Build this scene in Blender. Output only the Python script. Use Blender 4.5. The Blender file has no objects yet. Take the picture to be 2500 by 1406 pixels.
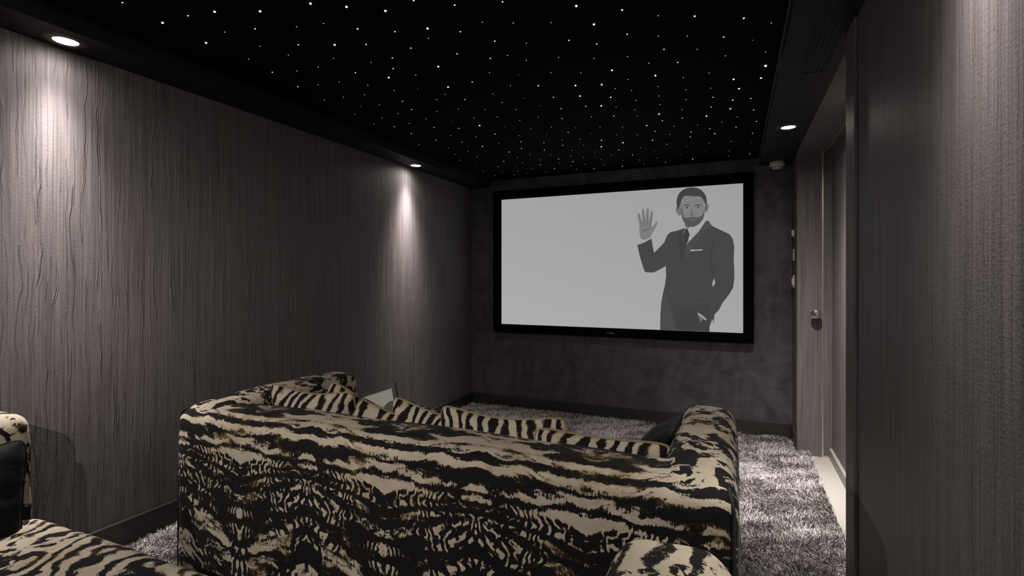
import bpy, bmesh, math, random
import numpy as np
from mathutils import Vector, Matrix, noise
random.seed(7); RNG = np.random.default_rng(11)
scn = bpy.context.scene
COL = scn.collection
PI = math.pi
TH = math.radians(23.64); F = 1246.3; Y0 = 681.8; CZ = 1.39      # camera: yaw, focal (px), horizon row, height
CT, ST = math.cos(TH), math.sin(TH)

def ray(px, py):
    u = (px-1250)/F; w = -(py-Y0)/F
    return Vector((u*CT-ST, u*ST+CT, w))
def at_z(px, py, z):
    d = ray(px, py); t = (z-CZ)/d.z
    return Vector((d.x*t, d.y*t, z))
def at_y(px, py, y):
    d = ray(px, py); t = y/d.y
    return Vector((d.x*t, y, CZ+d.z*t))

# ------------------------------------------------------------------ objects
def link(name, me, mat=None, parent=None):
    o = bpy.data.objects.new(name, me); COL.objects.link(o)
    if mat is not None:
        for m in (mat if isinstance(mat, (list, tuple)) else [mat]): me.materials.append(m)
    if parent is not None: o.parent = parent
    return o
def obj(name, bm, mat=None, parent=None, smooth=False):
    me = bpy.data.meshes.new(name)
    bmesh.ops.recalc_face_normals(bm, faces=bm.faces[:])
    bm.to_mesh(me); bm.free()
    if smooth:
        me.polygons.foreach_set('use_smooth', [True]*len(me.polygons))
    return link(name, me, mat, parent)
def tag(o, label, cat, group=None, kind=None):
    o['label'] = label; o['category'] = cat
    if group: o['group'] = group
    if kind: o['kind'] = kind
    return o
def thing(name, label, cat, loc=(0, 0, 0), rot=(0, 0, 0), group=None):
    o = bpy.data.objects.new(name, None); COL.objects.link(o)
    o.location = loc; o.rotation_euler = rot; o.empty_display_size = .1
    return tag(o, label, cat, group)
def struct(name, bm, mat, parent=None, smooth=False):
    o = obj(name, bm, mat, parent, smooth)
    if parent is None: o['kind'] = 'structure'
    return o

# ------------------------------------------------------------------ shapes
def box(bm, x0, x1, y0, y1, z0, z1, mi=0):
    vs = [bm.verts.new((x, y, z)) for x in (x0, x1) for y in (y0, y1) for z in (z0, z1)]
    for f in ((0,1,3,2),(4,6,7,5),(0,4,5,1),(2,3,7,6),(0,2,6,4),(1,5,7,3)):
        fc = bm.faces.new([vs[i] for i in f]); fc.material_index = mi
def B(*boxes, bevel=0):
    bm = bmesh.new()
    for b in boxes: box(bm, *b)
    if bevel:
        bmesh.ops.recalc_face_normals(bm, faces=bm.faces[:])
        bmesh.ops.bevel(bm, geom=bm.edges[:], offset=bevel, segments=2, profile=.5, affect='EDGES')
    return bm
def lathe(bm, prof, n=32, c=(0, 0, 0), axis='z', cap=True):
    rings = []
    for r, h in prof:
        ring = []
        for i in range(n):
            a = 2*PI*i/n
            if axis == 'z': p = (c[0]+r*math.cos(a), c[1]+r*math.sin(a), c[2]+h)
            else: p = (c[0]+r*math.cos(a), c[1]+h, c[2]+r*math.sin(a))
            ring.append(bm.verts.new(p))
        rings.append(ring)
    for a, b in zip(rings, rings[1:]):
        for i in range(n): bm.faces.new((a[i], a[(i+1) % n], b[(i+1) % n], b[i]))
    if cap:
        bm.faces.new(rings[0]); bm.faces.new(rings[-1])
    return bm
def tube(bm, pts, r, n=8, closed=False):
    pts = [Vector(p) for p in pts]; N = len(pts); rings = []
    up = Vector((0.123, 0.2, 1)).normalized()
    for i, p in enumerate(pts):
        a = pts[(i-1) % N] if closed or i else pts[0]
        b = pts[(i+1) % N] if closed or i < N-1 else pts[-1]
        t = (b-a).normalized(); s = t.cross(up)
        if s.length < 1e-3: s = t.cross(Vector((1, 0, 0)))
        s.normalize(); q = s.cross(t)
        rings.append([bm.verts.new(p+r*(math.cos(2*PI*k/n)*s+math.sin(2*PI*k/n)*q)) for k in range(n)])
    for i in range(N if closed else N-1):
        a, b = rings[i], rings[(i+1) % N]
        for k in range(n): bm.faces.new((a[k], a[(k+1) % n], b[(k+1) % n], b[k]))
    if not closed:
        bm.faces.new(rings[0]); bm.faces.new(rings[-1])
    return bm
def soft_box(sx, sy, sz, r, n=16, puff=0.0, amp=0.004, freq=5, seed=0, rtop=None):
    """upholstered block centred on x,y with its base at z=0: rounded edges, puffed faces, a little lumpy"""
    bm = bmesh.new()
    hx, hy, hz = sx/2, sy/2, sz/2
    def grid(h):
        k = max(3, int(n*h/max(hx, hy, hz)))
        a = [-h+r*(i/4) for i in range(4)] + [-(h-r)+2*(h-r)*i/k for i in range(k+1)] + [h-r+r*((i+1)/4) for i in range(4)]
        return a
    gx, gy, gz = grid(hx), grid(hy), grid(hz)
    cache = {}
    def V(x, y, z):
        key = (round(x, 5), round(y, 5), round(z, 5))
        if key in cache: return cache[key]
        p = Vector((x, y, z))
        q = Vector((max(-(hx-r), min(hx-r, x)), max(-(hy-r), min(hy-r, y)), max(-(hz-r), min(hz-r, z))))
        d = p-q; d = d.normalized()*r if d.length > 1e-9 else d
        p = q+d
        ux, uy, uz = p.x/hx, p.y/hy, p.z/hz
        p.x += puff*ux*(1-uy*uy*.9)*(1-uz*uz*.9)*(1 if abs(ux) > .3 else abs(ux)/.3)
        p.y += puff*uy*(1-ux*ux*.9)*(1-uz*uz*.9)*(1 if abs(uy) > .3 else abs(uy)/.3)
        p.z += puff*max(0, uz)*(1-ux*ux*.9)*(1-uy*uy*.9)
        s = Vector((p.x*freq+seed*3.1, p.y*freq, p.z*freq))
        p += d.normalized()*amp*(noise.noise(s)+.5*noise.noise(s*2.7)) if d.length > 1e-9 else Vector()
        v = bm.verts.new((p.x, p.y, p.z+hz)); cache[key] = v
        return v
    def face(ga, gb, fn):
        for i in range(len(ga)-1):
            for j in range(len(gb)-1):
                c = [fn(ga[i], gb[j]), fn(ga[i+1], gb[j]), fn(ga[i+1], gb[j+1]), fn(ga[i], gb[j+1])]
                if len(set(c)) == 4:
                    try: bm.faces.new(c)
                    except ValueError: pass
    for s in (-1, 1):
        face(gy, gz, lambda a, b: V(s*hx, a, b))
        face(gx, gz, lambda a, b: V(a, s*hy, b))
        face(gx, gy, lambda a, b: V(a, b, s*hz))
    return bm

# ------------------------------------------------------------------ node material helper
class S:
    """a socket one can do arithmetic with"""
    def __init__(s, t, k): s.t, s.k = t, k
    def _m(s, op, *a, clamp=False):
        n = s.t.nodes.new('ShaderNodeMath'); n.operation = op; n.use_clamp = clamp
        for i, v in enumerate((s,)+a):
            if isinstance(v, S): s.t.links.new(v.k, n.inputs[i])
            else: n.inputs[i].default_value = v
        return S(s.t, n.outputs[0])
    def __add__(s, o): return s._m('ADD', o)
    def __radd__(s, o): return s._m('ADD', o)
    def __sub__(s, o): return s._m('SUBTRACT', o)
    def __rsub__(s, o): return (s*-1)+o
    def __mul__(s, o): return s._m('MULTIPLY', o)
    def __rmul__(s, o): return s._m('MULTIPLY', o)
    def abs(s): return s._m('ABSOLUTE')
    def sin(s): return s._m('SINE')
    def pow(s, e): return s._m('POWER', e)
    def max(s, o): return s._m('MAXIMUM', o)
    def min(s, o): return s._m('MINIMUM', o)
    def pingpong(s, o): return s._m('PINGPONG', o)
    def step(s, lo, hi):
        n = s.t.nodes.new('ShaderNodeMapRange'); n.interpolation_type = 'SMOOTHSTEP'
        s.t.links.new(s.k, n.inputs['Value'])
        n.inputs['From Min'].default_value = lo; n.inputs['From Max'].default_value = hi
        return S(s.t, n.outputs[0])
class M:
    def __init__(m, name):
        m.mat = bpy.data.materials.new(name); m.mat.use_nodes = True
        m.t = m.mat.node_tree; m.b = m.t.nodes['Principled BSDF']; m.out = m.t.nodes['Material Output']
    def coord(m, kind='Object'):
        n = m.t.nodes.new('ShaderNodeTexCoord'); s = m.t.nodes.new('ShaderNodeSeparateXYZ')
        m.t.links.new(n.outputs[kind], s.inputs[0])
        return [S(m.t, s.outputs[i]) for i in range(3)]
    def vec(m, x, y, z):
        n = m.t.nodes.new('ShaderNodeCombineXYZ')
        for i, v in enumerate((x, y, z)):
            if isinstance(v, S): m.t.links.new(v.k, n.inputs[i])
            else: n.inputs[i].default_value = v
        return n.outputs[0]
    def noise(m, x, y, z, scale=1, detail=2, rough=.5, dist=0):
        n = m.t.nodes.new('ShaderNodeTexNoise')
        m.t.links.new(m.vec(x, y, z), n.inputs['Vector'])
        n.inputs['Scale'].default_value = scale; n.inputs['Detail'].default_value = detail
        n.inputs['Roughness'].default_value = rough; n.inputs['Distortion'].default_value = dist
        return S(m.t, n.outputs[0])
    def mix(m, f, a, b):
        n = m.t.nodes.new('ShaderNodeMix'); n.data_type = 'RGBA'
        for i, v in ((0, f), (6, a), (7, b)):
            if isinstance(v, S): m.t.links.new(v.k, n.inputs[i])
            elif isinstance(v, (int, float)): n.inputs[i].default_value = v
            else: n.inputs[i].default_value = (*v, 1)
        return S(m.t, n.outputs[2])
    def set(m, **kw):
        for k, v in kw.items():
            i = m.b.inputs[k.replace('_', ' ')]
            if isinstance(v, S): m.t.links.new(v.k, i)
            elif isinstance(v, tuple): i.default_value = (*v, 1)
            else: i.default_value = v
        return m
    def bump(m, h, dist=.002, strength=1):
        n = m.t.nodes.new('ShaderNodeBump'); m.t.links.new(h.k, n.inputs['Height'])
        n.inputs['Distance'].default_value = dist; n.inputs['Strength'].default_value = strength
        m.t.links.new(n.outputs[0], m.b.inputs['Normal'])
        return m
def plain(name, col, rough=.5, metal=0, spec=.5, bump=None):
    m = M(name); m.set(Base_Color=col, Roughness=rough, Metallic=metal); m.b.inputs['Specular IOR Level'].default_value = spec
    if bump:
        x, y, z = m.coord(); m.bump(m.noise(x, y, z, bump[0], 4), bump[1])
    return m.mat
def emit(name, col, strength):
    m = M(name); m.set(Base_Color=(0, 0, 0), Emission_Color=col, Emission_Strength=strength, Roughness=1.0)
    m.b.inputs['Specular IOR Level'].default_value = 0
    m.mat.cycles.emission_sampling = 'NONE'                       # small glows: seen directly, not worth light samples
    return m.mat

def wallpaper():
    m = M('crinkled_silk_wallpaper'); x, y, z = m.coord(); u = x+y
    strie = m.noise(u*1.0, 0.0, z*.012, 150, 3, .6)
    strie2 = m.noise(u*1.0, 3.0, z*.03, 38, 2, .5)
    weave = m.noise(u*1.0, 5.0, z*.22, 420, 2, .6)
    slub = m.noise(u*.25, 9.0, z, 190, 2, .6)
    # raised creases: each a thin line wandering down the cloth, starting and ending at random
    wig = (m.noise(u, 1.0, z*.45, 7, 2)-.5)*.07
    jit = (m.noise(u*2.0, 7.0, z*1.0, 9, 1)-.5)*.10
    def crease(N, off, wan, wid, lo, hi, lenf):
        q = (u+wig)*N+off
        k = q._m('FLOOR'); f = q-k
        wn = (m.noise(k*3.713+off, 0.0, z*1.9, 1, 1)-.5)*wan+jit
        d = (f-.5-wn).abs()*(1.0/N)
        k2 = m.noise(k*7.77+off, 3.0, z*lenf, 1, 2).step(lo, hi)
        return (1-d.step(.0004, wid))*k2
    c1 = crease(17, .3, .6, .0032, .52, .58, 1.7)
    c2 = crease(29, 5.6, .7, .0026, .52, .58, 2.5)
    c3 = crease(9, 11.1, .6, .0040, .52, .58, 1.3)
    c4 = crease(41, 17.3, .7, .0021, .51, .59, 3.2)
    soft = m.noise(u, 2.0, z*.2, 22, 2)
    fade = ((y*-1+3.2).step(-1.3, .9)*.75+.25)*(1-x.step(-.5, 0)*.75)          # the lining sits flatter towards the screen end
    cre = (c1*.55+c2*.42+c3*.65+c4*.36)*fade
    h = strie*.50+strie2*.16+weave*.20+slub*.08+cre*1.05+soft*.35
    f = strie.step(.3, .72)*.50+strie2.step(.3, .7)*.2+weave*.25+slub*.12
    blot = m.noise(u, 7.0, z*.4, 4, 3).step(.45, .75)
    c = m.mix(f, (.050, .043, .045), (.190, .171, .172))
    c = m.mix(blot*.25*f, c, (.19, .165, .125))
    m.set(Base_Color=c, Roughness=.55); m.b.inputs['Specular IOR Level'].default_value = .3
    m.bump(h, .0042)
    return m.mat

def fabric(name, mode):
    """black devore velvet pattern on a cream ground with ochre touches.  mode: back / arm / cushion"""
    m = M(name); x, y, z = m.coord()
    info = m.t.nodes.new('ShaderNodeObjectInfo'); rnd = S(m.t, info.outputs['Random'])
    if mode == 'back':
        mx = (x+.69).pingpong(.35)                                  # the print is mirrored about its motifs
        wa = m.noise(mx, y, z, 3.4, 3, .55); wb = m.noise(mx, y+5, z, 7, 3, .6); fib0 = m.noise(x, y, z*.3, 90, 2, .7)
        v = z+y*.8
        low = 1-z.step(.50, .60)
        # flowing brush stripes, dipping towards the mirror line
        flow = v-mx*.34*low+(wa-.5)*.20+(wb-.5)*.07
        zeb = (flow*96+(m.noise(mx*2.2, 2.0, v*5, 2, 2)-.5)*6).sin()*.5+.5
        blot = m.noise((mx+wa*.12)*4.2, 0.0, (v-mx*.2+(wb-.5)*.10)*19, 1, 3, .65)
        p = zeb*.42+blot.step(.36, .64)*.62-.05
        p = p-low*((m.noise(mx, 1.0, z*1.3, 5.5, 2)-.45).max(0.0)*2.4+.03)
        # grass-like black blades over it, fanning out
        gd = (mx*(1.15-z*.5)+z*.30*wb*1.6)*235+wa*6+(fib0-.5)*1.6
        gm = m.noise(mx, 3.0, z*.75, 5.2, 1.5, .5, .5).step(.46, .54)*(1-z.step(.55, .62))
        p = p-gm*((1-(gd.sin()*.5+.5).step(.40, .75))*.75-.12)
        gd2 = (mx*.8-z*.62+(wb-.5)*.12)*225+wa*5+(fib0-.5)*1.5
        gm2 = m.noise(mx, 13.0, z*.9, 5.6, 1.5, .5, .5).step(.50, .58)*low
        p = p-gm2*((1-(gd2.sin()*.5+.5).step(.35, .7))*.7-.08)
        gx, gz = x*1.0, z*.22
        th = .52
    elif mode == 'arm':
        wa = m.noise(x, y, z, 4.5, 3, .55); wb = m.noise(x, y+7, z, 7, 3, .55)
        s1 = m.noise((x+wb*.25)*7.5, (y+wa*.20)*5.2, (z+wb*.2)*8, 2.0, 2.5, .6, .6)
        s2 = ((y*.45+x*.9+z*.6+wa*.34)*84).sin()*.5+.5
        k = m.noise(x, y, z, 3.4, 1).step(.45, .58)
        p = s1.step(.40, .60)*(1-k*.75)+s2*k*.75
        gx, gz = x+y, z*.5
        th = .45
    else:
        wa = m.noise(x+rnd*9, y, z, 5, 3, .5); wb = m.noise(x, y+rnd*7, z, 9, 3, .55)
        ang = (rnd-.5)*.7
        s = ((x+z*ang+(wa-.5)*.16+(wb-.5)*.06)*118+rnd*6).sin()*.5+.5
        p = s*.85+(m.noise(x*.9, y, z*.3, 14, 2)-.5)*.9
        gx, gz = x, z*.4
        th = .43
    fib = m.noise(gx*1.0, y, gz, 230, 2, .75); fib2 = m.noise(x, y, z, 60, 3, .65)
    q = p+(fib-.5)*.85+(fib2-.5)*.42
    ink = 1-q.step(th-.055, th+.055)                               # 1 = black pile
    och = m.noise(x+3, y, z, 6.5, 2).step(.52, .60)*q.step(th-.26, th+.02)*(1-q.step(th+.08, th+.30))
    och2 = m.noise(x, y+4, z, 8, 3).step(.60, .68)*fib.step(.42, .6)
    cream = m.mix(m.noise(x, y, z, 14, 3).step(.3, .75), (.50, .43, .325), (.60, .525, .41))
    c = m.mix(och2*.6, cream, (.33, .215, .065))
    c = m.mix(ink, c, (.0085, .008, .008))
    c = m.mix(och*.55*fib.step(.38, .55), c, (.21, .135, .035))
    m.set(Base_Color=c, Roughness=.8)
    m.b.inputs['Specular IOR Level'].default_value = .18
    m.b.inputs['Sheen Weight'].default_value = .02
    m.bump(fib*.35+fib2*.5, .003)
    return m.mat

WALL = wallpaper()
BLACK = plain('matt_black_paint', (.013, .012, .012), .62, spec=.25, bump=(90, .0004))
STARPANEL = plain('black_felt_panel', (.0045, .0042, .0042), .9, spec=.04)
GLOSSBLK = plain('black_satin_lacquer', (.013, .013, .014), .33, spec=.5)
SKIRT = plain('black_eggshell_skirting', (.024, .022, .022), .38, spec=.5)
VELVETBLK = plain('black_frame_velvet', (.0022, .0022, .0022), .95, spec=.03)
def screenwall():
    m = M('dark_polished_plaster'); x, y, z = m.coord()
    n1 = m.noise(x*1.5, y, z*.8, 3, 4, .55, 1.6); n2 = m.noise(x*.8, y, z*1.6, 7, 3, .6, .8)
    f = n1.step(.35, .65)*.6+n2.step(.35, .7)*.4
    seam = 1-((x+.70).abs()).step(.0008, .0022)
    seam2 = 1-((x+1.78).abs()).step(.0008, .0022)
    c = m.mix(f, (.043, .038, .041), (.095, .083, .089))
    c = m.mix((seam+seam2)*.6, c, (.06, .055, .055))
    m.set(Base_Color=c, Roughness=f*-.2+.62); m.b.inputs['Specular IOR Level'].default_value = .35
    m.bump(n2, .002)
    return m.mat
SCRWALL = screenwall()
CHROME = plain('polished_chrome', (.75, .75, .76), .12, 1)
WHITEPL = plain('white_plastic', (.62, .60, .59), .4)
BRASS = plain('pale_brass', (.80, .72, .54), .38, 1)
CREAM = plain('cream_stone', (.27, .262, .235), .45, bump=(30, .0006))
PLINTH = plain('grey_oak_plinth', (.22, .20, .185), .5, bump=(60, .0008))
RING = plain('black_fitting', (.03, .028, .027), .4)

# ================================================================== room
XL, XR = -2.676, .449            # side walls
YF, YB = 5.0, -1.9               # screen wall, wall behind the camera
ZS, ZC = 2.39, 2.46              # bulkhead underside, star panel
XBL, XBR = -2.457, .195          # inner edges of the bulkheads
YP, ZP = 2.58, .10               # front edge and height of the seating platform
XN = .425                        # near part of the right wall
XD = .69                         # closed door in the recess
YJ, YN = 4.63, 2.46              # far and near jamb

struct('wall_left', B((XL-.1, XL, YB-.1, YF+.1, -.1, 2.6)), WALL)
struct('wall_front', B((XL, XR+.1, YF, YF+.1, -.1, 2.6)), SCRWALL)
struct('wall_rear', B((XL, XN+.3, YB-.1, YB, -.1, 2.6)), WALL)
struct('wall_right', B((XR, .95, YJ, YF, -.1, 2.6)), WALL)
w = struct('wall_right_near', B((XN, .95, YB, YN, -.1, 2.6)), WALL)
struct('floor', B((XL, .95, YB, YF, -.1, 0), (XL, XN, YB, YP, 0, ZP)), CREAM)
struct('ceiling', B((XBL, XBR, YB, YF, ZC, 2.6)), STARPANEL)
struct('bulkhead_left', B((XL, XBL, YB, YF, ZS, 2.6), bevel=.002), BLACK)
struct('bulkhead_right', B((XBR, XR-.003, YB, YF, ZS, 2.6), bevel=.002), BLACK)
struct('wall_right_lintel', B((XR-.003, .95, YN, YJ, ZS, 2.6)), WALL)
# thin shadow-gap beads between the star panel and the bulkheads
struct('trim_1', B((XBL, XBL+.008, YB, YF, ZC-.012, ZC)), GLOSSBLK)
bead = plain('grey_bead', (.10, .10, .105), .3)
struct('trim_2', B((XBR-.006, XBR, YB, YF, ZC-.006, ZC)), bead)
# end post of the near wall
struct('trim_3', B((XN-.012, XN, 2.30, YN, 0, ZS), bevel=.003), WALL)
# skirting boards
def skirt(name, x0, x1, y0, y1, z0, z1):
    return struct(name, B((x0, x1, y0, y1, z0, z1), bevel=.004), SKIRT)
skirt('baseboard_left', XL, XL+.022, YP, YF, 0, .146)
skirt('baseboard_left_platform', XL, XL+.022, YB, YP, ZP, .245)
skirt('baseboard_front', XL+.022, XR-.014, YF-.022, YF, 0, .146)
skirt('baseboard_right', XR-.014, XR, YJ+.03, YF, 0, .146)
# recess with a closed papered door, its plinth and the brass edging
struct('door_1', B((XD, .95, YN, YJ, 0, ZS)), WALL)
struct('trim_4', B((XD-.022, XD, YN, YJ, 0, .075), bevel=.003), PLINTH)
struct('trim_5', B((.621, .629, YJ-.004, YJ, 0, ZS), (.629, .668, YJ-.003, YJ, 0, .012)), BRASS)
struct('trim_6', B((.640, .650, YN, YJ, ZS-.004, ZS), (.621, .650, YJ-.012, YJ, ZS-.004, ZS)), BRASS)

# ================================================================== carpet
def carpet():
    rects = [(-2.652, .53, YP+.005, 4.975, .010, 34000), (-2.652, -2.17, 1.05, YP+.03, ZP+.006, 30000),
             (-2.2, .405, 1.05, 1.44, ZP+.006, 9000), (-.03, .405, 1.44, YP+.03, ZP+.006, 30000),
             (-2.2, -.03, 2.33, YP+.03, ZP+.006, 30000)]
    P = []
    for x0, x1, y0, y1, z, dens in rects:
        n = int((x1-x0)*(y1-y0)*dens)
        p = np.stack([RNG.uniform(x0, x1, n), RNG.uniform(y0, y1, n), np.full(n, z)], 1)
        P.append(p)
    P = np.concatenate(P)
    P = P[~((P[:, 0] > XR-.02) & (P[:, 1] > YJ-.01))]
    P = P[~((P[:, 0] > XN-.02) & (P[:, 1] < YN+.02))]
    n = len(P)
    def fld(s, o):                                                 # smooth random field: which way the pile lies
        a = np.zeros(n)
        for k in range(7):
            r = np.random.default_rng(100+o*10+k); fx, fy, ph = r.normal(0, s), r.normal(0, s), r.uniform(0, 6.3)
            a += np.sin(P[:, 0]*fx+P[:, 1]*fy+ph)
        return a/2.6
    dirx = fld(6, 1)*.6+fld(15, 2)*.7+RNG.normal(0, .5, n); diry = fld(6, 3)*.6+fld(15, 4)*.7+RNG.normal(0, .5, n)
    L = RNG.uniform(.026, .046, n)
    lean = np.clip(np.hypot(dirx, diry), 0, 1.5)*.75
    a = np.arctan2(diry, dirx)
    d = np.stack([np.cos(a)*np.sin(lean), np.sin(a)*np.sin(lean), np.cos(lean)], 1)
    wd = RNG.uniform(0, 2*PI, n); W = np.stack([np.cos(wd), np.sin(wd), np.zeros(n)], 1)*RNG.uniform(.0010, .0019, n)[:, None]
    mid = P+np.stack([d[:, 0]*.35, d[:, 1]*.35, d[:, 2]*.62+.05], 1)*L[:, None]
    tip = P+d*L[:, None]*np.array([1, 1, .93])
    V = np.stack([P-W, P+W, mid-W*1.1, mid+W*1.1, tip-W*.45, tip+W*.45], 1).reshape(-1, 3)
    base = np.arange(n)[:, None]*6
    Q = np.concatenate([base+np.array([0, 1, 3, 2]), base+np.array([2, 3, 5, 4])], 1).reshape(-1)
    me = bpy.data.meshes.new('shag_carpet')
    me.vertices.add(len(V)); me.vertices.foreach_set('co', V.astype(np.float32).ravel())
    me.loops.add(len(Q)); me.loops.foreach_set('vertex_index', Q.astype(np.int32))
    me.polygons.add(len(Q)//4); me.polygons.foreach_set('loop_start', np.arange(0, len(Q), 4, dtype=np.int32))
    me.update(calc_edges=True)
    m = M('shag_pile'); g = m.t.nodes.new('ShaderNodeNewGeometry'); r = S(m.t, g.outputs['Random Per Island'])
    c = m.mix(r.pow(1.5), (.06, .052, .053), (.80, .75, .74))
    m.set(Base_Color=c, Roughness=.55); m.b.inputs['Specular IOR Level'].default_value = .35
    o = link('shag_carpet', me, m.mat)
    tag(o, 'deep grey shaggy carpet covering the floor up to the cream doorway stone', 'carpet', kind='stuff')
    bk = plain('carpet_backing', (.045, .040, .040), .95, spec=.1)
    obj('backing', B((XL+.022, .53, YP, YJ-.005, 0, .012), (XL+.022, XR-.014, YJ-.005, YF-.022, 0, .012), (XL+.022, XN-.001, YB, YP+.005, ZP, ZP+.010)), bk, o)
carpet()

# ================================================================== projection screen
SY = 4.96
scr = thing('projection_screen', 'wide projection screen in a black frame showing a man in a dark suit', 'screen', (-1.115, SY, CZ-.476))
def loc(p): return Vector(p)-scr.location
SX0, SX1, SZ0, SZ1 = -2.293, .062, CZ-.476, CZ+.850
fx0, fx1, fz0, fz1 = -2.383, .150, CZ-.562, CZ+.942
def frame_bm():
    bm = bmesh.new()
    prof = [(0, 4.985), (0, 4.935), (.012, 4.925), (.075, 4.925), (.093, 4.958)]
    rings = []
    for ins, y in prof:
        k = ins/.093
        X0 = fx0+(SX0-fx0)*k; X1 = fx1+(SX1-fx1)*k; Z0 = fz0+(SZ0-fz0)*k; Z1 = fz1+(SZ1-fz1)*k
        rings.append([bm.verts.new(loc((a, y, b))) for a, b in ((X0, Z0), (X1, Z0), (X1, Z1), (X0, Z1))])
    for a, b in zip(rings, rings[1:]):
        for i in range(4): bm.faces.new((a[i], a[(i+1) % 4], b[(i+1) % 4], b[i]))
    bm.faces.new(rings[0])
    return bm
obj('frame', frame_bm(), VELVETBLK, scr)
m = M('lit_screen_fabric'); x, y, z = m.coord('Object')
g = m.noise(x*.5, 0.0, z*.5, 1.2, 1)
m.set(Base_Color=(0, 0, 0), Roughness=1.0, Emission_Color=(.985, .985, 1.0), Emission_Strength=z*-.035+x*-.012+g*.02+.395)
m.b.inputs['Specular IOR Level'].default_value = 0
SCREENMAT = m.mat
bm = bmesh.new(); bm.faces.new([bm.verts.new(loc((a, SY-.001, b))) for a, b in ((SX0, SZ0), (SX1, SZ0), (SX1, SZ1), (SX0, SZ1))])
obj('screen_surface', bm, SCREENMAT, scr)
# the projected picture: a suited man with one hand raised.  One flat mesh, each patch its own grey.
GREY = {}
def grey(v):
    if v not in GREY:
        l = ((v/255+.055)/1.055)**2.4
        GREY[v] = emit('picture_grey_%d' % v, (.985, .975, .985), l)
    return GREY[v]
def picture():
    bm = bmesh.new(); mats = []; lay = [0]
    def mi(v):
        g = grey(v)
        if g not in mats: mats.append(g)
        return mats.index(g)
    def poly(pts, v, smooth=0):
        for _ in range(smooth):                                   # corner cutting
            q = []
            for i in range(len(pts)):
                a, b = pts[i], pts[(i+1) % len(pts)]
                q += [(a[0]*.75+b[0]*.25, a[1]*.75+b[1]*.25), (a[0]*.25+b[0]*.75, a[1]*.25+b[1]*.75)]
            pts = q
        lay[0] += 1; y = SY-.0015-.00022*lay[0]
        vs = []
        for cx, cy in pts:
            p = at_y(1500+cx/3.4286, 430+cy/3.4286, SY)
            p.z = max(SZ0+.001, p.z); p.y = y
            vs.append(bm.verts.new(loc(p)))
        f = bm.faces.new(vs); f.material_index = mi(v)
    def cap(a, b, w0, w1, v, n=6):
        dx, dy = b[0]-a[0], b[1]-a[1]; t = math.atan2(dy, dx)
        pts = [(a[0]+w0*math.cos(t+PI/2+PI*i/n), a[1]+w0*math.sin(t+PI/2+PI*i/n)) for i in range(n+1)]
        pts += [(b[0]+w1*math.cos(t-PI/2+PI*i/n), b[1]+w1*math.sin(t-PI/2+PI*i/n)) for i in range(n+1)]
        poly(pts, v)
    def ell(cx, cy, rx, ry, v, rot=0, n=20):
        poly([(cx+rx*math.cos(a)*math.cos(rot)-ry*math.sin(a)*math.sin(rot), cy+rx*math.cos(a)*math.sin(rot)+ry*math.sin(a)*math.cos(rot)) for a in [2*PI*i/n for i in range(n)]], v)
    # jacket, sleeves and trousers
    poly([(590, 432), (530, 455), (470, 468), (442, 495), (420, 550), (385, 590), (332, 642), (320, 580), (310, 517), (255, 545), (205, 570), (192, 578), (215, 680),
          (240, 760), (252, 796), (275, 806), (330, 806), (400, 770), (430, 752), (433, 830), (425, 900), (405, 990), (392, 1060), (385, 1150), (383, 1300),
          (797, 1310), (792, 1270), (815, 1210), (822, 1196), (828, 1235), (836, 1180), (838, 1158), (875, 1120), (905, 1060), (960, 990), (995, 930), (1004, 850),
          (1003, 760), (998, 700), (1001, 650), (1003, 590), (990, 525), (965, 487), (900, 455), (815, 415), (788, 374), (768, 372), (700, 450)], 70)
    poly([(410, 985), (440, 1010), (470, 1120), (520, 1300), (383, 1310), (385, 1150), (392, 1060)], 75)
    poly([(470, 1060), (560, 1090), (690, 1080), (790, 1060), (800, 1200), (795, 1310), (520, 1310)], 66)
    poly([(835, 855), (845, 895), (822, 930), (820, 890)], 166)
    for k in range(9):                                            # fine pinstripes on the sleeve
        xx = 850+k*15
        poly([(xx, 520+k*6), (xx+3, 520+k*6), (xx+12, 820), (xx+9, 820)], 76)
    poly([(820, 520), (830, 520), (812, 700), (830, 850), (822, 855), (800, 700)], 64)
    poly([(590, 980), (640, 1025), (760, 1030), (760, 1036), (635, 1034)], 62)
    # shirt, tie, lapels
    poly([(586, 415), (612, 437), (748, 358), (770, 376), (700, 470), (602, 572), (582, 470)], 166)
    poly([(612, 437), (640, 500), (626, 508), (600, 450)], 140)
    poly([(590, 442), (612, 440), (628, 490), (616, 545), (600, 574), (578, 520)], 60)
    poly([(582, 440), (590, 445), (560, 500), (575, 560), (600, 574), (560, 700), (535, 560), (545, 480)], 64)
    poly([(768, 374), (812, 418), (800, 450), (745, 462), (700, 540), (600, 690), (602, 572), (700, 470)], 77)
    poly([(800, 450), (745, 462), (742, 457), (798, 443)], 60)
    poly([(636, 616), (742, 613), (735, 622), (640, 628)], 170)
    # hand in the pocket, cuff
    poly([(697, 1134), (776, 1195), (768, 1210), (722, 1180), (700, 1160)], 158, 1)
    poly([(700, 1160), (745, 1190), (720, 1226)], 110)
    # raised open hand with its cuff
    poly([(205, 548), (225, 520), (303, 508), (312, 522), (258, 552), (208, 573)], 165)
    poly([(222, 530), (212, 480), (206, 432), (226, 402), (300, 395), (322, 432), (314, 482), (303, 516), (262, 532)], 124, 1)
    for a, b in (((226, 415), (204, 322)), ((249, 408), (241, 286)), ((273, 408), (279, 280)), ((297, 412), (315, 302))):
        cap(a, b, 14, 10, 122); cap((a[0]+6, a[1]-6), (b[0]+6, b[1]+6), 4, 3, 108)
    cap((305, 470), (356, 392), 17, 10, 126)
    poly([(232, 450), (290, 440), (296, 446), (262, 462), (236, 470)], 108, 1)
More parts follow.
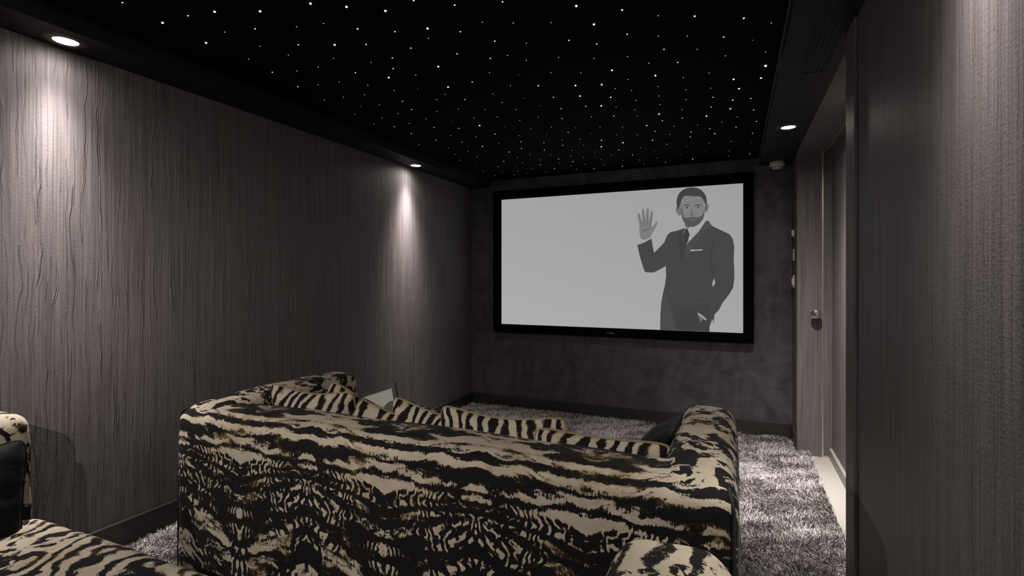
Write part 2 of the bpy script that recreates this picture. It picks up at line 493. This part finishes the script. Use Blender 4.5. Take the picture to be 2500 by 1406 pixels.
    # neck and head
    poly([(590, 350), (590, 420), (614, 440), (650, 415), (745, 365), (745, 300)], 100)
    ell(538, 292, 22, 38, 112, -.25); ell(770, 266, 18, 38, 116, .25); ell(770, 268, 9, 22, 92, .25)
    poly([(545, 200), (560, 150), (640, 120), (720, 140), (752, 200), (756, 290), (740, 350), (700, 400), (655, 422), (615, 412), (580, 370), (556, 300)], 128, 2)
    poly([(556, 230), (575, 300), (590, 360), (620, 405), (655, 422), (615, 414), (575, 370), (552, 300)], 104, 1)
    # full swept hair and a trimmed beard
    poly([(528, 280), (518, 215), (535, 150), (580, 108), (650, 92), (722, 108), (768, 160), (776, 230), (764, 250), (750, 205), (722, 168), (660, 172), (590, 160), (560, 200), (548, 262)], 66, 2)
    poly([(556, 300), (572, 345), (610, 352), (650, 340), (700, 346), (738, 330), (756, 280), (752, 345), (712, 402), (660, 430), (612, 418), (572, 372)], 84, 1)
    ell(656, 366, 30, 7, 104)
    # eyes, brows, nose, mouth
    for cx, s in ((606, 1), (700, 1)):
        ell(cx, 262, 19, 7, 136); ell(cx+2, 262, 8, 8, 60)
        poly([(cx-26, 246), (cx, 236), (cx+26, 243), (cx+24, 250), (cx, 245), (cx-24, 253)], 72)
    poly([(650, 262), (662, 320), (640, 328), (632, 318)], 110, 1)
    poly([(634, 322), (670, 322), (662, 332), (642, 332)], 98, 1)
    poly([(626, 360), (655, 355), (686, 359), (655, 366)], 92)
    poly([(585, 290), (612, 285), (606, 300), (588, 305)], 134, 1); poly([(690, 285), (722, 283), (718, 300), (696, 300)], 134, 1)
    o = obj('projected_picture', bm, None, scr)
    for mm in mats: o.data.materials.append(mm)
    # keep every patch facing the room
    return o
picture()
# maker's plate: a row of tiny unreadable strokes low on the frame
bm = bmesh.new(); p0 = at_y(1481, 813.5, 4.9245)
r2 = random.Random(3)
for k in range(9):
    xx = p0.x+k*.0088
    for j in range(2):
        zz = p0.z+(.004 if j else -.006)
        w = r2.uniform(.003, .0065); h = r2.uniform(.003, .006)
        a = loc((xx, 4.9238, zz)); box(bm, a.x, a.x+w, a.y, a.y+.001, a.z, a.z+h)
o = obj('maker_mark', bm, plain('silver_print', (.35, .35, .35), .5), scr); o['label'] = 'tiny silver lettering'

# ================================================================== sofas
FB, FA, FC = fabric('animal_print_velvet_back', 'back'), fabric('animal_print_velvet_arm', 'arm'), fabric('animal_print_velvet_cushion', 'cushion')
DARKCLOTH = plain('black_velvet', (.006, .006, .007), .75, spec=.2, bump=(40, .002))
DARKCLOTH.node_tree.nodes['Principled BSDF'].inputs['Sheen Weight'].default_value = .06
DARKCLOTH.node_tree.nodes['Principled BSDF'].inputs['Sheen Roughness'].default_value = .35
PIPE = plain('dark_piping', (.012, .011, .010), .8)
def part(name, bm, mat, parent, loc=(0, 0, 0), rot=(0, 0, 0)):
    o = obj(name, bm, mat, parent, True); o.location = loc; o.rotation_euler = rot
    return o
def sofa(label, x0, x1, y0, y1, zf, zb, za, zs, aw, bt, seed, cush=2):
    cx = (x0+x1)/2; W = x1-x0; D = y1-y0
    t = thing('sofa', label, 'sofa', (cx, y0, zf), group='animal print sofas')
    part('base', soft_box(W-.06, D-.10, zs-zf-.16, .02, 10), FB, t, (0, D/2, .01))
    part('backrest', soft_box(W, bt, zb-zf, .055, 44, .012, .006, 4, seed), FB, t, (0, bt/2, 0))
    for s in (-1, 1):
        part('armrest', soft_box(aw, D-.02, za-zf, .062, 26, .014, .006, 6, seed+s), FA, t, (s*(W/2-aw/2), D/2+.01, 0))
    n = cush; sw = (W-2*aw)/n
    for k in range(n):
        part('seat_cushion', soft_box(sw-.004, D-bt+.015, .17, .05, 22, .02, .004, 5, seed+k), FA, t, (-W/2+aw+sw*(k+.5), bt+(D-bt)/2, zs-zf-.17))
    for s in (-1, 1):
        b = bmesh.new(); X = s*(W/2-.004)
        tube(b, [(X, .018, .03), (X, .018, (zb-zf)*.5), (X, .018, zb-zf-.05), (X-s*.005, .03, zb-zf-.02), (X-s*.012, .055, zb-zf-.004)], .0055)
        part('piping', b, PIPE, t)
    return t
ZF1 = ZP+.012
sofa('animal print sofa seen from behind, loaded with scatter cushions, facing the screen', -2.2, 0, 1.42, 2.36, ZF1, .838, .850, .56, .205, .25, 1)
sofa('animal print sofa nearest the camera, partly out of frame, black cushion on its seat', -2.50, .005, -.10, .985, ZF1, .905, .918, .56, .215, .25, 5)

def cushion(label, w, h, t, loc, rot, mat, pipe=PIPE, seed=0, chop=.0, group='scatter cushions on the sofas', cat='cushion', crumple=0):
    n = 26; bm = bmesh.new()
    def P(u, v, s):
        rc = 1-.085*(u*v)**6; x = w/2*u*(1-.035*(1-v*v))*rc; z = h/2*v*(1-.035*(1-u*u))*rc
        if v > -.2: z -= chop*h*(1-u*u)**1.5*max(0, (v+.2)/1.2)
        e = max(0, (1-u*u)*(1-v*v))
        y = s*t/2*e**.5
        q = Vector((x*6+seed*5, s*2.0, z*6))
        y += e**.5*(.018+crumple)*noise.noise(q)+e**.4*(.008+crumple*.6)*noise.noise(q*3)
        return Vector((x, y, z))
    V = {}
    def vert(i, j, s):
        if i in (0, n) or j in (0, n): s = 0
        k = (i, j, s)
        if k not in V:
            u = math.sin((i/n*2-1)*PI/2*.92)/math.sin(PI/2*.92); v = math.sin((j/n*2-1)*PI/2*.92)/math.sin(PI/2*.92)
            V[k] = bm.verts.new(P(u, v, s or 1))
        return V[k]
    for s in (-1, 1):
        for i in range(n):
            for j in range(n): bm.faces.new((vert(i, j, s), vert(i+1, j, s), vert(i+1, j+1, s), vert(i, j+1, s)))
    edge = [(i, 0) for i in range(n)]+[(n, j) for j in range(n)]+[(i, n) for i in range(n, 0, -1)]+[(0, j) for j in range(n, 0, -1)]
    pts = [V[(i, j, 0)].co.copy() for i, j in edge]
    o = obj('cushion', bm, mat, None, True); o.location = loc; o.rotation_euler = rot
    tag(o, label, cat, group)
    b = bmesh.new(); tube(b, pts, .0048, 6, True)
    obj('piping', b, pipe, o, True)
    return o
R = math.radians
CRM = plain('cream_black_piping', (.30, .235, .13), .8)
cushion('striped cushion in the far left corner of the sofa, upright between arm and backrest', .50, .44, .18, (-1.81, 1.83, .680), (R(10), R(1), R(3)), FC, CRM, 1, .07)
cushion('striped cushion slumped beside the corner cushion, one corner pointing up', .42, .42, .18, (-1.605, 1.88, .662), (R(10), R(22), R(8)), FC, CRM, 2, .03)
cushion('striped cushion tipped right behind the framed picture, mid sofa', .48, .42, .20, (-1.215, 1.93, .632), (R(14), R(9), R(-6)), FC, CRM, 3, .03)
cushion('wide striped cushion mid sofa standing higher than the backrest, both top corners up', .57, .44, .18, (-.835, 1.84, .668), (R(10), R(-1), R(-2)), FC, CRM, 4, .07)
cushion('low striped cushion nearest the right arm, only its top edge above the backrest', .50, .42, .16, (-.435, 1.78, .645), (R(8), R(1), R(2)), FC, CRM, 5, .02)
cushion('plain black cushion leaning against the inside of the right sofa arm', .38, .36, .13, (-.315, 2.16, .660), (R(34), R(0), R(88)), DARKCLOTH, DARKCLOTH, 6)
cushion('crumpled plain black cushion leaning on the left arm of the nearest sofa', .38, .40, .15, (-2.225, .73, .675), (R(-14), R(6), R(80)), DARKCLOTH, DARKCLOTH, 7, .08, crumple=.03)

# framed picture among the cushions
pf = thing('framed_picture', 'small black framed picture with a blue figure, propped among the sofa cushions', 'picture', (-1.675, 2.10, .575), (R(-16), R(-19), R(8)))
w, h, b_ = .32, .25, .020
bm = B((-w/2, w/2, -.01, .01, 0, b_), (-w/2, w/2, -.01, .01, h-b_, h), (-w/2, -w/2+b_, -.01, .01, b_, h-b_), (w/2-b_, w/2, -.01, .01, b_, h-b_))
obj('frame', bm, plain('black_frame_wood', (.02, .02, .018), .4), pf)
obj('mount', B((-w/2+b_, w/2-b_, -.003, .006, b_, h-b_)), plain('cream_card', (.60, .60, .52), .6), pf)
bm = bmesh.new()
pts = [(-.035, .04), (.045, .035), (.05, .10), (.04, .15), (.022, .185), (.002, .195), (-.018, .185), (-.03, .15), (-.035, .10)]
bm.faces.new([bm.verts.new((a, -.0045, b)) for a, b in pts])
obj('print', bm, plain('slate_blue_print', (.16, .22, .30), .5), pf)

# ================================================================== downlights
def light_profile(L, core, sig, wide, pw):
    """angular output of a reflector lamp: a tight core plus a wide spill"""
    L.use_nodes = True; t = L.node_tree; e = t.nodes['Emission']
    n = t.nodes.new('ShaderNodeTexCoord'); s = t.nodes.new('ShaderNodeSeparateXYZ'); t.links.new(n.outputs['Normal'], s.inputs[0])
    c = S(t, s.outputs[2]).abs()
    ang2 = (1-c)                                                    # ~ a^2/2
    out = (ang2*(-1/(sig*sig)))._m('EXPONENT') if False else None
    ex = t.nodes.new('ShaderNodeMath'); ex.operation = 'EXPONENT'; t.links.new((ang2*(-1/(sig*sig))).k, ex.inputs[0])
    v = S(t, ex.outputs[0])*core+c.pow(pw)*wide
    t.links.new(v.k, e.inputs['Strength'])
LENS = emit('lamp_lens', (1, .93, .84), 14)
def downlight(label, x, y, power, core=1.0, sig=.22, wide=.16, pw=1.6, col=(1, .925, .875), aim=None):
    d = thing('downlight', label, 'downlight', (x, y, ZS), group='recessed downlights')
    bm = bmesh.new(); lathe(bm, [(.043, -.001), (.046, -.005), (.068, -.004), (.074, 0)], 40, cap=False)
    obj('trim_ring', bm, RING, d, True)
    bm = bmesh.new(); lathe(bm, [(.0425, -.0005), (.0425, -.002)], 40)
    obj('lamp_lens', bm, LENS, d)
    L = bpy.data.lights.new('lamp', 'SPOT'); L.energy = power; L.spot_size = R(172); L.spot_blend = .15; L.shadow_soft_size = .02; L.color = col
    light_profile(L, core, sig, wide, pw)
    o = bpy.data.objects.new('lamp', L); COL.objects.link(o); o.parent = d; o.location = (0, 0, -.012)
    if aim:                                                        # tilts the added unseen lamps at the sofa back and the left wall
        o.rotation_euler = (Vector(aim)-Vector((x, y, ZS))).to_track_quat('-Z', 'Y').to_euler()
    return d
NARROW = dict(core=2.3, sig=.185, wide=.05, pw=2.2)
WIDE = dict(core=3.3, sig=.285, wide=.12, pw=1.8)
downlight('downlight in the left bulkhead nearest the camera, washing the left wall', -2.572, 1.21, 170, **NARROW)
downlight('downlight in the left bulkhead near the screen corner', -2.570, 3.766, 265, **NARROW)
downlight('downlight in the right bulkhead near the smoke detector', .318, 3.80, 230, **WIDE)
downlight('downlight in the right bulkhead above the nearest sofa, just out of frame', .318, 1.21, 210, core=1.0, sig=.21, wide=.03, pw=1.6)
downlight('downlight hidden in the door recess on the right', .61, 3.22, 80, core=.6, sig=.30, wide=.22, pw=1.2)
downlight('unseen downlight in the left bulkhead behind the camera, added to brighten the sofa back', -2.56, -1.3, 230, core=1.0, sig=.21, wide=.22, pw=1.3, aim=(-1.15, 1.42, .75))  # unseen lamp added behind the camera, aimed to brighten the sofa back
downlight('unseen downlight in the right bulkhead behind the camera, added to brighten the left wall', .318, -1.3, 230, core=2.4, sig=.12, wide=.18, pw=1.5, aim=(-2.676, 1.10, 1.45))  # unseen lamp added behind the camera, aimed to pool light on the left wall

# ================================================================== small fittings
sd = thing('smoke_detector', 'white round smoke detector under the right bulkhead beside the screen wall', 'smoke detector', (.326, 4.90, ZS))
bm = bmesh.new(); lathe(bm, [(.060, 0), (.060, -.032), (.054, -.042)], 36); obj('base', bm, WHITEPL, sd, True)
bm = bmesh.new(); lathe(bm, [(.046, -.042), (.044, -.052), (.034, -.058)], 36); obj('chamber_cap', bm, WHITEPL, sd, True)
bm = bmesh.new()
for k in range(10):
    a = 2*PI*k/10
    c, s = math.cos(a), math.sin(a)
    vs = [bm.verts.new((r*math.cos(a+da), r*math.sin(a+da), zz)) for r, zz in ((.0545, -.0425), (.0475, -.0475)) for da in (-.2, .2)]
    bm.faces.new((vs[0], vs[1], vs[3], vs[2]))
obj('vent_slots', bm, RING, sd)

def plate(name, label, cat, z, hh, dd, ww, extra=None, y=4.87):
    t = thing(name, label, cat, (XR, y, z))
    obj('back_plate', B((-dd, 0, -ww/2, ww/2, -hh/2, hh/2), bevel=.0015), WHITEPL, t)
    if extra: obj(extra[0], B((-dd-extra[1], -dd, -ww*.32, ww*.32, -hh*extra[2], hh*extra[2]), bevel=.001), WHITEPL, t)
    return t
plate('wall_sensor', 'small white sensor box, topmost of three fittings beside the screen wall', 'sensor', CZ+.385, .052, .018, .06)
plate('wall_plate', 'slim white wall plate, middle of three fittings beside the screen wall', 'wall plate', CZ+.203, .098, .007, .09)
plate('light_switch', 'white light switch with raised rocker, lowest of three fittings beside the screen wall', 'light switch', CZ-.017, .098, .008, .09, ('rocker', .009, .28))

kn = thing('door_knob', 'faceted octagonal chrome knob on the papered door jamb', 'knob', (.570, YJ, CZ-.272))
bm = bmesh.new(); lathe(bm, [(.020, 0), (.020, -.006), (.010, -.010), (.010, -.030)], 20, axis='y'); obj('stem', bm, CHROME, kn, True)
bm = bmesh.new(); lathe(bm, [(.022, -.028), (.037, -.036), (.040, -.048), (.034, -.058), (.022, -.062)], 8, axis='y')
bmesh.ops.rotate(bm, verts=bm.verts[:], cent=(0, 0, 0), matrix=Matrix.Rotation(PI/8, 3, 'Y'))
obj('head', bm, CHROME, kn)
bm = bmesh.new(); lathe(bm, [(.019, -.0615), (.016, -.066), (.006, -.067)], 8, axis='y'); obj('centre_boss', bm, CHROME, kn)

vg = thing('air_vent', 'long black slotted air vent in the right bulkhead', 'vent', (.345, 2.30, ZS))
obj('frame', B((-.058, -.048, -.55, .55, -.004, 0), (.048, .058, -.55, .55, -.004, 0), (-.048, .048, -.55, -.54, -.004, 0), (.048, -.048, .54, .55, -.004, 0)), BLACK, vg)
for k in range(5):
    xx = -.04+k*.02
    obj('slat', B((xx-.004, xx+.004, -.54, .54, -.0035, 0)), BLACK, vg)

# ================================================================== star lights
STARS = """
299,6,m 397,55,L 459,38,m 503,104,L 524,28,L 549,78,s 607,144,s 623,70,m 635,27,L 635,113,s 665,176,m 704,134,s 724,65,s 728,109,m 725,173,s 727,211,m 758,8,L 777,163,s 777,207,s 790,57,s 792,244,s
817,109,L 814,142,s 828,200,s 846,16,L 873,70,n 894,108,m 868,177,m 906,152,s 898,208,s 941,26,L 964,77,m 958,141,m 960,167,m 949,189,L 962,221,s 1003,117,m 1015,183,s 1020,217,t 1010,1,m 1044,69,L 1046,93,s 1070,162,L 1094,212,L 1110,12,m 1124,77,m 1116,131,m 1153,200,m 1178,54,s 1197,142,m 1195,177,s
1227,4,m 1253,56,s 1208,100,m 1285,105,s 1239,135,s 1285,147,s 1266,182,t 1246,208,s 1314,209,n 1345,177,s 1345,55,s 1407,14,L 1389,98,m 1364,140,s 1418,178,s 1405,208,L 1450,59,L 1457,107,m 1450,142,s 1469,206,L 1494,171,L 1502,216,s 1519,24,n 1531,83,m 1532,138,s 1533,194,s 1542,221,s 1584,154,s
1607,38,s 1607,88,s 1621,120,m 1600,184,L 1607,211,s 1678,88,s 1696,39,n 1702,120,s 1655,152,m 1668,189,s 1674,219,s 1767,90,m 1771,136,s 1731,178,s 1735,215,s 1791,193,L 1804,216,L 1816,44,n 1838,98,t 1869,127,s 1869,160,X 1858,190,L 1883,56,s
838,237,s 890,231,s 880,260,t 866,279,s 926,256,s 933,287,s 913,303,s 983,247,m 972,277,s 963,309,m 1005,267,m 999,301,s 1004,326,m 1023,352,s 1040,290,s 1060,311,m 1064,342,m 1066,243,s 1066,272,s 1087,230,s 1105,293,t 1100,331,s 1095,360,s 1111,377,s 1124,391,s 1135,243,m 1119,266,s 1120,313,m 1128,347,s 1143,369,s 1157,288,s 1171,306,L 1162,334,s 1178,357,n 1165,383,s 1164,405,t 1180,418,s
1203,229,s 1226,250,s 1184,267,s 1214,285,s 1259,267,s 1279,239,t 1269,294,s 1231,310,t 1209,327,m 1218,350,s 1243,371,n 1267,331,s 1272,346,m 1273,362,m 1230,394,m 1216,407,s 1208,428,s 1227,419,t 1255,427,s 1265,418,s 1260,408,t 1263,384,s 1276,397,s 1287,423,t 1300,412,s 1294,377,s 1296,314,s 1314,286,s 1317,258,t 1351,237,m 1346,310,s 1335,330,t 1328,348,m 1329,366,m 1320,390,s 1319,402,m 1332,420,s 1344,378,s 1354,411,m 1364,388,m 1365,398,s 1370,265,m 1372,289,m 1387,323,m 1373,341,s 1374,355,m 1397,367,s 1394,380,s 1399,394,m 1393,405,s 1407,413,s 1405,311,t 1416,234,L 1416,340,s 1425,354,s 1425,384,s 1428,401,s 1430,259,m 1444,285,s 1444,326,t 1452,371,s 1450,411,m 1465,310,s 1468,258,L 1468,342,n 1468,358,L 1468,389,s 1474,402,s 1491,237,n 1504,261,s 1499,283,m 1520,310,s 1505,329,s 1521,348,L 1511,366,m 1493,379,s 1521,391,s 1519,405,m 1544,378,m
1553,245,s 1550,268,s 1556,283,s 1556,329,s 1564,360,s 1562,391,s 1572,400,s 1579,306,n 1599,320,m 1593,342,n 1599,370,t 1604,386,s 1609,234,s 1612,255,s 1609,278,L 1617,294,m 1635,328,s 1645,308,s 1628,352,m 1625,396,m 1662,377,t 1677,357,t 1665,267,s 1666,288,m 1675,243,s 1687,322,m 1685,334,m 1703,305,s 1722,370,t 1691,388,n 1725,283,L 1736,261,m 1741,237,m 1733,314,m 1745,326,n 1731,349,s 1762,298,s 1783,265,L 1789,244,n 1800,285,s 1797,310,m 1785,345,s 1780,368,s 1779,381,s 1833,240,m 1840,268,m 1847,296,m 1837,325,m 1833,348,t 1830,375,m
"""
SZ = {'t': (.0013, 1.3), 's': (.0019, 1.7), 'm': (.0028, 2.4), 'n': (.0034, 3.2), 'L': (.0044, 4.5), 'X': (.0058, 6)}
LAB = {'t': ('faintest pinprick star light in the black ceiling', 'faintest star lights'), 's': ('small white star light dot in the black ceiling', 'small star lights'),
       'm': ('medium bluish white star light in the black ceiling', 'medium star lights'), 'n': ('bright bluish white star light in the black ceiling', 'bright star lights'),
       'L': ('very bright large star light in the black ceiling', 'very bright star lights'), 'X': ('brightest star light of all, by the right edge of the star ceiling', None)}
star_me = {}
for k, (r, st) in SZ.items():
    bm = bmesh.new()
    lathe(bm, [(r, 0), (r*.92, -r*.45), (r*.6, -r*.85), (r*.15, -r)], 10)
    me = bpy.data.meshes.new('star_light'); bmesh.ops.recalc_face_normals(bm, faces=bm.faces[:]); bm.to_mesh(me); bm.free()
    me.materials.append(emit('star_glow_'+k, (.70, .90, 1.0), st)); star_me[k] = me
for s in STARS.split():
    a, b, k = s.split(',')
    p = at_z(float(a), float(b), ZC)
    p.x = max(XBL+.02, min(XBR-.012, p.x)); p.y = min(YF-.01, p.y)
    o = bpy.data.objects.new('star_light', star_me[k]); COL.objects.link(o); o.location = p
    tag(o, LAB[k][0], 'star light', LAB[k][1])

# ================================================================== world, camera, view
wd = bpy.data.worlds.new('World'); scn.world = wd; wd.use_nodes = True
wd.node_tree.nodes['Background'].inputs[0].default_value = (0, 0, 0, 1)
wd.node_tree.nodes['Background'].inputs[1].default_value = 0
cd = bpy.data.cameras.new('camera'); cam = bpy.data.objects.new('camera', cd); COL.objects.link(cam)
cam.location = (0, 0, CZ); cam.rotation_euler = (PI/2, 0, TH)
cd.sensor_width = 36; cd.lens = 36*F/2500; cd.shift_y = -(703-Y0)/2500; cd.clip_start = .02
scn.camera = cam
cy = scn.cycles
cy.max_bounces = 5; cy.diffuse_bounces = 3; cy.glossy_bounces = 2; cy.transmission_bounces = 1; cy.volume_bounces = 0
cy.caustics_reflective = False; cy.caustics_refractive = False
cy.use_adaptive_sampling = True; cy.adaptive_threshold = .02; cy.use_denoising = True; cy.sample_clamp_indirect = 4
vs = scn.view_settings; vs.view_transform = 'Standard'; vs.look = 'None'; vs.exposure = 0; vs.gamma = 1
try: vs.use_curve_mapping = False
except Exception: pass
